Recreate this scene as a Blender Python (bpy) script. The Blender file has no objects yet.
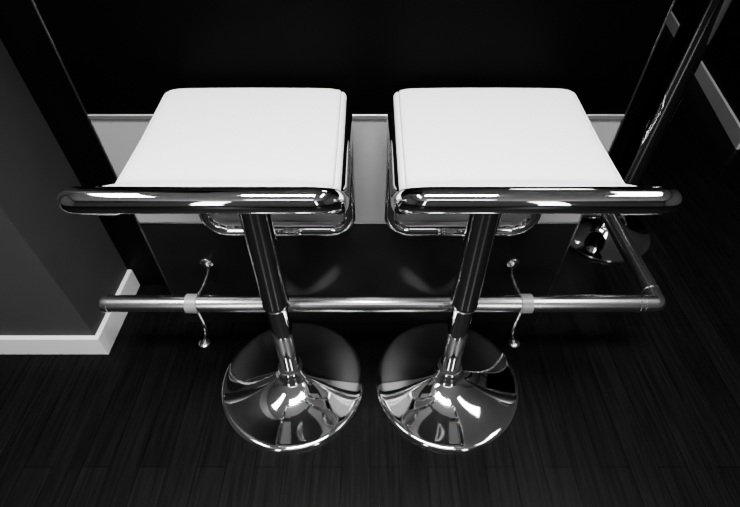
import bpy, math, bmesh
from mathutils import Vector, Matrix
H=1.25
def V(x,y,z): return Vector((x*H,y*H,z*H))
scn=bpy.context.scene
# ---------- materials ----------
def mat(name,col,rough=.5,metal=0,noise=0,nscale=20,bump=0,spec=.5,coat=0,stretch=(1,1,1),rvar=0):
    m=bpy.data.materials.new(name); m.use_nodes=True
    nt=m.node_tree; b=nt.nodes['Principled BSDF']
    b.inputs['Roughness'].default_value=rough; b.inputs['Metallic'].default_value=metal
    b.inputs['Specular IOR Level'].default_value=spec
    b.inputs['Coat Weight'].default_value=coat
    b.inputs['Base Color'].default_value=(col,col,col,1)
    if noise or bump or rvar:
        tc=nt.nodes.new('ShaderNodeTexCoord'); mp=nt.nodes.new('ShaderNodeMapping')
        mp.inputs['Scale'].default_value=stretch
        n=nt.nodes.new('ShaderNodeTexNoise'); n.inputs['Scale'].default_value=nscale; n.inputs['Detail'].default_value=5
        nt.links.new(tc.outputs['Object'],mp.inputs[0]); nt.links.new(mp.outputs[0],n.inputs['Vector'])
        if noise:
            r=nt.nodes.new('ShaderNodeMapRange'); r.inputs['From Min'].default_value=.3; r.inputs['From Max'].default_value=.7
            r.inputs['To Min'].default_value=col*(1-noise); r.inputs['To Max'].default_value=col*(1+noise)
            nt.links.new(n.outputs['Fac'],r.inputs['Value']); nt.links.new(r.outputs[0],b.inputs['Base Color'])
        if rvar:
            r=nt.nodes.new('ShaderNodeMapRange'); r.inputs['To Min'].default_value=max(0,rough-rvar); r.inputs['To Max'].default_value=rough+rvar
            nt.links.new(n.outputs['Fac'],r.inputs['Value']); nt.links.new(r.outputs[0],b.inputs['Roughness'])
        if bump:
            bp=nt.nodes.new('ShaderNodeBump'); bp.inputs['Strength'].default_value=bump; bp.inputs['Distance'].default_value=.002
            nt.links.new(n.outputs['Fac'],bp.inputs['Height']); nt.links.new(bp.outputs[0],b.inputs['Normal'])
    return m
M_chrome=mat('chrome',.95,.03,1)
M_chromeb=mat('chrome_base',.97,.045,1)
M_brush=mat('brushed_steel',.88,.22,1,noise=.08,nscale=30,stretch=(1,40,40))
M_leather=mat('white_leather',.86,.5,0,bump=.06,nscale=350,spec=.3)
M_seam=mat('seam_thread',.28,.7,noise=.1,nscale=200)
M_under=mat('black_underside',.015,.5)
M_gloss=mat('black_gloss_panel',.0008,.4,0,spec=.02,noise=.3,nscale=4)
M_glosslow=mat('black_gloss_kick',.008,.4,0,spec=.05,noise=.25,nscale=4)
M_black=mat('black_laminate',.002,.5,spec=.05,noise=.3,nscale=5)
M_strip=mat('frosted_strip',.29,.45,0,noise=.04,nscale=3,spec=.4)
M_stripl=mat('strip_trim',.85,.4,1)
M_trimd=mat('dark_trim',.3,.3,1)
M_wallg=mat('wall_paint_grey',.042,.8,noise=.06,nscale=8,bump=.1,spec=.1)
M_wallr=mat('wall_paint_room',.14,.8,noise=.05,nscale=5)
M_walld=mat('wall_paint_dark',.006,.7,noise=.1,nscale=5,spec=.05)
M_ceil=mat('ceiling_paint',.6,.9,noise=.03,nscale=6)
M_white=mat('baseboard_white',.85,.35,noise=.03,nscale=10)
M_clamp=mat('satin_clamp',.5,.35,.3)
M_plate=mat('nickel',.85,.22,1)
def floor_mat():
    m=bpy.data.materials.new('dark_wood_planks'); m.use_nodes=True; nt=m.node_tree; b=nt.nodes['Principled BSDF']
    tc=nt.nodes.new('ShaderNodeTexCoord'); mp=nt.nodes.new('ShaderNodeMapping'); mp.inputs['Rotation'].default_value=(0,0,math.radians(90))
    nt.links.new(tc.outputs['Object'],mp.inputs[0])
    br=nt.nodes.new('ShaderNodeTexBrick'); br.inputs['Scale'].default_value=1; br.inputs['Brick Width'].default_value=.9; br.inputs['Row Height'].default_value=.075
    br.inputs['Mortar Size'].default_value=.001; br.inputs['Color1'].default_value=(.0026,.0026,.0026,1); br.inputs['Color2'].default_value=(.0040,.0040,.0040,1); br.inputs['Mortar'].default_value=(.0008,.0008,.0008,1)
    nt.links.new(mp.outputs[0],br.inputs['Vector'])
    mp2=nt.nodes.new('ShaderNodeMapping'); mp2.inputs['Scale'].default_value=(45,2.5,1); nt.links.new(tc.outputs['Object'],mp2.inputs[0])
    n=nt.nodes.new('ShaderNodeTexNoise'); n.inputs['Scale'].default_value=2; n.inputs['Detail'].default_value=10; n.inputs['Distortion'].default_value=.6; nt.links.new(mp2.outputs[0],n.inputs['Vector'])
    r=nt.nodes.new('ShaderNodeMapRange'); r.inputs['From Min'].default_value=.35; r.inputs['From Max'].default_value=.7; r.inputs['To Min'].default_value=.7; r.inputs['To Max'].default_value=1.4
    nt.links.new(n.outputs['Fac'],r.inputs['Value'])
    mx=nt.nodes.new('ShaderNodeMix'); mx.data_type='RGBA'; mx.blend_type='MULTIPLY'; mx.inputs['Factor'].default_value=1
    nt.links.new(br.outputs['Color'],mx.inputs['A']); nt.links.new(r.outputs[0],mx.inputs['B']); nt.links.new(mx.outputs['Result'],b.inputs['Base Color'])
    rr=nt.nodes.new('ShaderNodeMapRange'); rr.inputs['To Min'].default_value=.27; rr.inputs['To Max'].default_value=.36
    nt.links.new(n.outputs['Fac'],rr.inputs['Value']); nt.links.new(rr.outputs[0],b.inputs['Roughness'])
    b.inputs['Specular IOR Level'].default_value=.04
    bp=nt.nodes.new('ShaderNodeBump'); bp.inputs['Strength'].default_value=.04; bp.inputs['Distance'].default_value=.001
    nt.links.new(r.outputs[0],bp.inputs['Height']); nt.links.new(bp.outputs[0],b.inputs['Normal'])
    return m
M_floor=floor_mat()
# ---------- helpers ----------
def link(o,parent=None,m=None):
    scn.collection.objects.link(o)
    if m: o.data.materials.append(m)
    if parent: o.parent=parent
    return o
def empty(name,loc=(0,0,0)):
    e=bpy.data.objects.new(name,None); e.location=loc; e.empty_display_size=.1; scn.collection.objects.link(e); return e
def meshobj(name,vs,fs,m,parent=None,smooth=True):
    me=bpy.data.meshes.new(name); me.from_pydata([tuple(v) for v in vs],[],fs); me.validate()
    bm=bmesh.new(); bm.from_mesh(me); bmesh.ops.recalc_face_normals(bm,faces=bm.faces); bm.to_mesh(me); bm.free()
    if smooth:
        for p in me.polygons: p.use_smooth=True
    o=bpy.data.objects.new(name,me); return link(o,parent,m)
def box(name,a,b,m,parent=None,bev=0):
    a=V(*a); b=V(*b)
    bm=bmesh.new(); bmesh.ops.create_cube(bm,size=1)
    for v in bm.verts: v.co=Vector(((a[i]+b[i])/2+v.co[i]*(b[i]-a[i]) for i in range(3)))
    if bev: bmesh.ops.bevel(bm,geom=bm.edges[:],offset=bev,segments=3,profile=.5,affect='EDGES')
    me=bpy.data.meshes.new(name); bm.to_mesh(me); bm.free()
    return link(bpy.data.objects.new(name,me),parent,m)
def revolve(name,prof,m,parent=None,loc=(0,0,0),N=96,axis='Z'):
    vs=[];fs=[]
    for r,z in prof:
        for k in range(N):
            a=2*math.pi*k/N
            p=Vector((r*math.cos(a),r*math.sin(a),z))
            if axis=='X': p=Vector((p.z,p.x,p.y))
            if axis=='Y': p=Vector((p.x,p.z,p.y))
            vs.append(p+Vector(loc))
    n=len(prof)
    for i in range(n-1):
        for k in range(N):
            fs.append((i*N+k,i*N+(k+1)%N,(i+1)*N+(k+1)%N,(i+1)*N+k))
    fs.append(tuple(range(N))[::-1]); fs.append(tuple((n-1)*N+k for k in range(N)))
    o=meshobj(name,vs,fs,m,parent)
    o.modifiers.new('es','EDGE_SPLIT').split_angle=math.radians(40)
    return o
def fillet(pts,rad,seg=14):
    out=[pts[0]]
    for i in range(1,len(pts)-1):
        p0,p,p1=pts[i-1],pts[i],pts[i+1]
        r=rad[i-1] if isinstance(rad,(list,tuple)) else rad
        d0=(p0-p).normalized(); d1=(p1-p).normalized(); ang=d0.angle(d1)
        if ang>math.pi-.02: out.append(p); continue
        t=min(r/math.tan(ang/2),(p0-p).length*.49,(p1-p).length*.49)
        rr=t*math.tan(ang/2)
        c=p+(d0+d1).normalized()*(rr/math.sin(ang/2))
        a=(p+d0*t-c); b=(p+d1*t-c); om=a.angle(b)
        for k in range(seg+1):
            s=k/seg; out.append(c+(a*math.sin((1-s)*om)+b*math.sin(s*om))/math.sin(om))
    out.append(pts[-1]); return out
def tube(name,pts,r,m,parent=None,N=32,cap=True):
    vs=[];fs=[]
    tang=[]
    for i in range(len(pts)):
        a=pts[max(0,i-1)]; b=pts[min(len(pts)-1,i+1)]
        tang.append((b-a).normalized())
    t=tang[0]; u=t.orthogonal().normalized()
    for i,p in enumerate(pts):
        if i: 
            q=tang[i-1].rotation_difference(tang[i]); u=(q@u); u=(u-tang[i]*u.dot(tang[i])).normalized()
        w=tang[i].cross(u)
        for k in range(N):
            a=2*math.pi*k/N; vs.append(p+(u*math.cos(a)+w*math.sin(a))*r)
    for i in range(len(pts)-1):
        for k in range(N):
            fs.append((i*N+k,i*N+(k+1)%N,(i+1)*N+(k+1)%N,(i+1)*N+k))
    if cap:
        fs.append(tuple(range(N))[::-1]); fs.append(tuple((len(pts)-1)*N+k for k in range(N)))
    o=meshobj(name,vs,fs,m,parent)
    o.modifiers.new('es','EDGE_SPLIT').split_angle=math.radians(50)
    return o
# ---------- stool ----------
def stool(name,cx,side):
    cy=.556
    e=empty(name,V(cx,cy,0))
    R=.168*H
    prof=[(R-.004,0),(R,.002),(R,.004)]
    for k in range(1,9):   # rolled rim
        a=k/8*math.radians(80); prof.append((R-.012*(1-math.cos(a)),.004+.010*math.sin(a)))
    r0,z0=prof[-1]; r0-=.006; z0+=.0008; prof.append((r0,z0))
    for k in range(1,25):  # low dome, flaring to the neck
        s=k/24; r=r0+(.042-r0)*s
        prof.append((r,z0+.014*s+.026*(s**3.2)))
    prof+=[(.0385,.064),(.0365,.073),(.0355,.084),(.034,.092),(.030,.092)]
    revolve('base_disc',prof,M_chromeb,e,N=128)
    revolve('column_lower',[(.0275,.088),(.0275,.40)],M_chrome,e)
    revolve('column_collar',[(.029,.088),(.033,.090),(.033,.098),(.029,.102)],M_under,e)
    zc=.305*H
    revolve('column_sleeve',[(.0275,zc-.012),(.031,zc-.012),(.0325,zc-.009),(.0325,zc+.003),(.031,zc+.006),(.031,.60*H-.02),(.026,.60*H-.02)],M_chrome,e)
    def B(n,a,b,m,bev=.003): 
        return box(n,a,b,m,e,bev)
    B('mount_plate',(-.075,-.075,.600),(.075,.075,.624),M_under)
    r=.0145*H; w=.139
    def Q(x,y,z): return V(x,y-cy,z)
    o=.0035*side # bar sits a touch outward
    def wx(s): return s*(w+.004)+o
    L=[Q(0,.69,.368),Q(-w,.69,.368),Q(-w,.69,.628),Q(-w,.47,.612),Q(wx(-1),.383,.6905),Q(wx(1),.383,.6905),Q(w,.47,.612),Q(w,.69,.628),Q(w,.69,.368),Q(0,.69,.368)]
    rad=[.04*H,.03*H,.07*H,.026*H,.026*H,.07*H,.03*H,.04*H]
    tube('chrome_frame',fillet(L,rad),r,M_chrome,e,N=40)
    B('seat_crossbar_front',(-w,.62-cy-.012,.614),(w,.62-cy+.012,.626),M_chrome)
    B('seat_crossbar_rear',(-w,.50-cy-.012,.610),(w,.50-cy+.012,.624),M_chrome)
    tube('height_lever',fillet([Q(0,.53,.598),Q(side*.09,.56,.585),Q(side*.135,.575,.57)],.02),.005,M_chrome,e,N=16)
    cl=fillet([Q(0,.704,.632),Q(0,.692,.651),Q(0,.57,.641),Q(0,.462,.637),Q(0,.410,.672)],[.018,.6,.06],seg=12)
    d=[0]
    for i in range(1,len(cl)): d.append(d[-1]+(cl[i]-cl[i-1]).length)
    def at(s):
        s*=d[-1]
        for i in range(1,len(d)):
            if d[i]>=s-1e-9:
                f=(s-d[i-1])/max(1e-9,d[i]-d[i-1]); return cl[i-1].lerp(cl[i],f)
        return cl[-1]
    NT=90;W=.1435*H;h0=.0140*H
    def st(n): return [math.sin((k/n-.5)*math.pi) for k in range(n+1)]
    xs=sorted(set(st(80)+[s*q for s in(-1,1) for q in (.934,.938,.942,.944,.946,.95,.954)])); NS=len(xs)-1
    ts=st(NT); vs=[];fs=[]
    def prof_h(s,p=10): return (max(0,1-abs(s)**p))**(1/2.2)
    def surf(x,t,sgn,lift=0):
        tt=(t+1)/2
        if t<0:
            tt+= .030*abs(x)**14*max(0,(-t-.7)/.3)**2 + .006*x*x*max(0,(-t-.7)/.3)
        c=at(tt); a=at(max(0,tt-.01)); b=at(min(1,tt+.01)); tg=(b-a).normalized()
        n=Vector((0,tg.z,-tg.y))
        if n.z<0: n=-n
        hh=h0*prof_h(x,13)*prof_h(t,20)
        if sgn>0:
            hh*=1+.34*(1-x*x)*(1-t*t)
            hh-=.0036*math.exp(-((abs(x)-.944)/.007)**2)*min(1,(1-t*t)*8)
        xw=x*W*(1-.032*max(0,(-t-.84)/.16)**3)
        return Vector((xw,c.y,c.z))+n*(hh*sgn+lift)
    for sgn in (1,-1):
        for t in ts:
            for x in xs: vs.append(surf(x,t,sgn))
    M=(NS+1)
    for g in range(2):
        oo=g*(NT+1)*M
        for i in range(NT):
            for k in range(NS):
                fs.append((oo+i*M+k,oo+i*M+k+1,oo+(i+1)*M+k+1,oo+(i+1)*M+k))
    pad=meshobj('seat_pad',vs,fs,M_leather,e)
    bm=bmesh.new(); bm.from_mesh(pad.data); bmesh.ops.remove_doubles(bm,verts=bm.verts,dist=.00005); bmesh.ops.recalc_face_normals(bm,faces=bm.faces); bm.to_mesh(pad.data); bm.free()
    for sx in (-1,1):
        pts=[surf(sx*.944,-.985+1.96*i/90,1,.0003) for i in range(91)]
        tube('seat_seam_'+('l' if sx<0 else 'r'),pts,.0012,M_seam,e,N=8)
    return e
stool('bar_stool',-.1805,-1)
stool('bar_stool.001',.1805,1)
# ---------- bar counter ----------
bar=empty('bar_counter',V(0,.728,0))
def cb(n,a,b,m,bev=0,p=bar,oy=.728):
    return box(n,(a[0],a[1]-oy,a[2]),(b[0],b[1]-oy,b[2]),m,p,bev)
XL,XR=-.484,.436
cb('body',(XL,.735,0),(XR,1.2,.86),M_black)
cb('front_panel_upper',(XL,.728,.600),(XR,.735,.86),M_gloss)
cb('front_panel_lower',(XL,.728,.0),(XR,.735,.352),M_glosslow)
cb('light_strip_panel',(XL,.7285,.354),(XR,.735,.592),M_strip)
cb('strip_trim_top',(XL,.725,.592),(XR,.735,.600),M_stripl,.001)
cb('strip_trim_bottom',(XL,.726,.350),(XR,.735,.354),M_trimd,.0005)
cb('edge_trim_l',(XL-.003,.726,0),(XL,.74,.86),M_trimd,.0005)
cb('edge_trim_r',(XR,.726,0),(XR+.003,.74,.86),M_trimd,.0005)
cb('countertop',(XL-.03,.70,.86),(XR+.03,1.25,.89),M_gloss,.004)
# ---------- foot rail ----------
rail=empty('foot_rail',V(0,.61,0))
def RQ(x,y,z): return V(x,y-.61,z)
rz=.229; rr=.018*H
tube('rail_tube',fillet([RQ(-.553,.61,rz),RQ(.605,.61,rz),RQ(.605,.91,rz),RQ(XR+.0,.91,rz)],[.008*H,.03*H]),rr,M_brush,rail,N=32)
revolve('rail_end_cap',[(rr*.6,-.006),(rr*1.02,-.004),(rr*1.06,.0),(rr*1.06,.012),(rr,.013)],M_plate,rail,loc=RQ(-.557,.61,rz),N=40,axis='X')
for nm,x in (('elbow_collar_a',.565),('elbow_collar_c',.575)):
    revolve(nm,[(rr,-.003),(rr*1.06,-.002),(rr*1.06,.002),(rr,.003)],M_plate,rail,loc=RQ(x,.61,rz),N=40,axis='X')
revolve('elbow_collar_b',[(rr,-.003),(rr*1.06,-.002),(rr*1.06,.002),(rr,.003)],M_plate,rail,loc=RQ(.605,.645,rz),N=40,axis='Y')
revolve('end_flange',[(rr*1.6,0),(rr*1.6,.006),(rr,.008)],M_plate,rail,loc=RQ(XR,.91,rz),N=40,axis='X')
for i,(x,fx) in enumerate(((-.373,-.419),(.327,.365))):
    revolve('clamp_%d'%i,[(rr,-.0125*H),(rr*1.14,-.0118*H),(rr*1.14,.0118*H),(rr,.0125*H)],M_clamp,rail,loc=RQ(x,.61,rz),N=40,axis='X')
    revolve('wall_flange_%d'%i,[(.014,-.006),(.018,-.004),(.018,0)],M_plate,rail,loc=RQ(x,.728,rz),N=32,axis='Y')
    revolve('floor_flange_%d'%i,[(.018,0),(.018,.004),(.013,.008)],M_plate,rail,loc=RQ(fx,.663,0),N=32)
    sg=-1 if x<0 else 1
    tube('wall_strut_%d'%i,fillet([RQ(x,.724,rz),RQ(x-sg*.012,.70,rz),RQ(x-sg*.008,.66,rz-.004),RQ(x,.622,rz-.004)],.08),.0055,M_plate,rail,N=14)
    tube('floor_strut_%d'%i,fillet([RQ(x,.612,rz-.015),RQ(x-sg*.004,.612,.15),RQ(fx-sg*.018,.655,.06),RQ(fx,.663,.003)],.15),.0055,M_plate,rail,N=14)
# ---------- pedestal table ----------
tb=empty('pedestal_table',V(.732,1.085,0))
revolve('table_base',[(.175,0),(.18,.004),(.178,.010),(.15,.018),(.10,.030),(.07,.045),(.052,.06),(.046,.08)],M_chromeb,tb)
revolve('table_pole',[(.046,.07),(.046,.845*H)],M_chrome,tb)
revolve('table_top',[(.28,.845*H),(.30,.845*H+.004),(.30,.845*H+.022),(.296,.845*H+.026)],M_gloss,tb)
# ---------- room ----------
box('floor',(-2.6,-2.2,-.03),(2.6,3.2,0),M_floor)
box('ceiling',(-2.6,-2.2,2.15),(2.6,3.2,2.2),M_ceil)
box('wall_front',(-2.6,3.2,0),(2.6,3.25,2.15),M_walld)
box('wall_back',(-2.6,-2.25,0),(2.6,-2.2,2.15),M_wallr)
box('wall_left',(-2.6,.642,0),(-.662,.857,2.15),M_wallg)
box('wall_side_left',(-2.65,-2.2,0),(-2.6,3.2,2.15),M_wallr)
box('wall_side_right',(2.6,-2.2,0),(2.65,3.2,2.15),M_wallr)
box('wall_recess',(-2.6,.857,0),(XL-.006,.9,2.15),M_black)
bh=.066
bb=empty('baseboard_left',V(-.66,.64,0))
def BBx(n,a,b): 
    return box(n,(a[0]+.66,a[1]-.64,a[2]),(b[0]+.66,b[1]-.64,b[2]),M_white,bb,.002)
BBx('skirting_face',(-2.59,.630,0),(-.650,.642,bh)); BBx('skirting_return',(-.662,.6421,0),(-.650,.857,bh))
def slab(name,p0,p1,th,z1,m,z0=0):
    a=Vector((p0[0],p0[1],0)); b=Vector((p1[0],p1[1],0)); n=(b-a).cross(Vector((0,0,1))).normalized()*th
    vs=[]
    for z in (z0,z1):
        for q in (a,b,b+n,a+n): vs.append(V(q.x,q.y,z))
    return meshobj(name,vs,[(0,1,2,3),(4,5,6,7),(0,1,5,4),(1,2,6,5),(2,3,7,6),(3,0,4,7)],m,smooth=False)
slab('wall_right',(1.43,1.55),(1.83,3.19),.06,2.15,M_walld)
slab('baseboard_right',(1.418,1.55),(1.818,3.19),.0119,.06,M_white)
# ---------- lights ----------
def area(name,loc,sx,sy,power,rot=(0,0,0),spread=180):
    l=bpy.data.lights.new(name,'AREA'); l.shape='RECTANGLE'; l.size=sx; l.size_y=sy; l.energy=power; l.spread=math.radians(spread)
    o=bpy.data.objects.new(name,l); o.location=loc; o.rotation_euler=rot; scn.collection.objects.link(o); return o
area('ceiling_light_main',(0,0.05,2.6),1.2,.35,52,spread=85)
area('ceiling_light_left',(-1.35,.1,2.6),.3,1.0,27)
area('ceiling_light_right',(1.45,.5,2.6),.3,1.2,20)
area('ceiling_light_rear',(0,-1.6,2.6),1.6,.3,12)
area('ceiling_light_far_right',(1.3,2.6,2.6),.6,.3,12)
area('added_streak_light_left',(-1.3,-2.7,1.5),.3,1.8,18,rot=(math.radians(90),0,0))  # added lamp, no window here: gives the chrome columns vertical highlights
area('added_streak_light_right',(1.5,-2.7,1.5),.3,1.8,18,rot=(math.radians(90),0,0))  # second added lamp at the back wall, also for column highlights
w=bpy.data.worlds.new('w'); scn.world=w; w.use_nodes=True; w.node_tree.nodes['Background'].inputs[0].default_value=(.02,.02,.02,1)
# ---------- camera ----------
c=bpy.data.cameras.new('camera'); c.sensor_width=36; c.lens=464/740*36; c.clip_start=.02
co=bpy.data.objects.new('camera',c); co.location=(0,0,H); co.rotation_euler=(math.radians(90-45.5),0,0)
scn.collection.objects.link(co); scn.camera=co
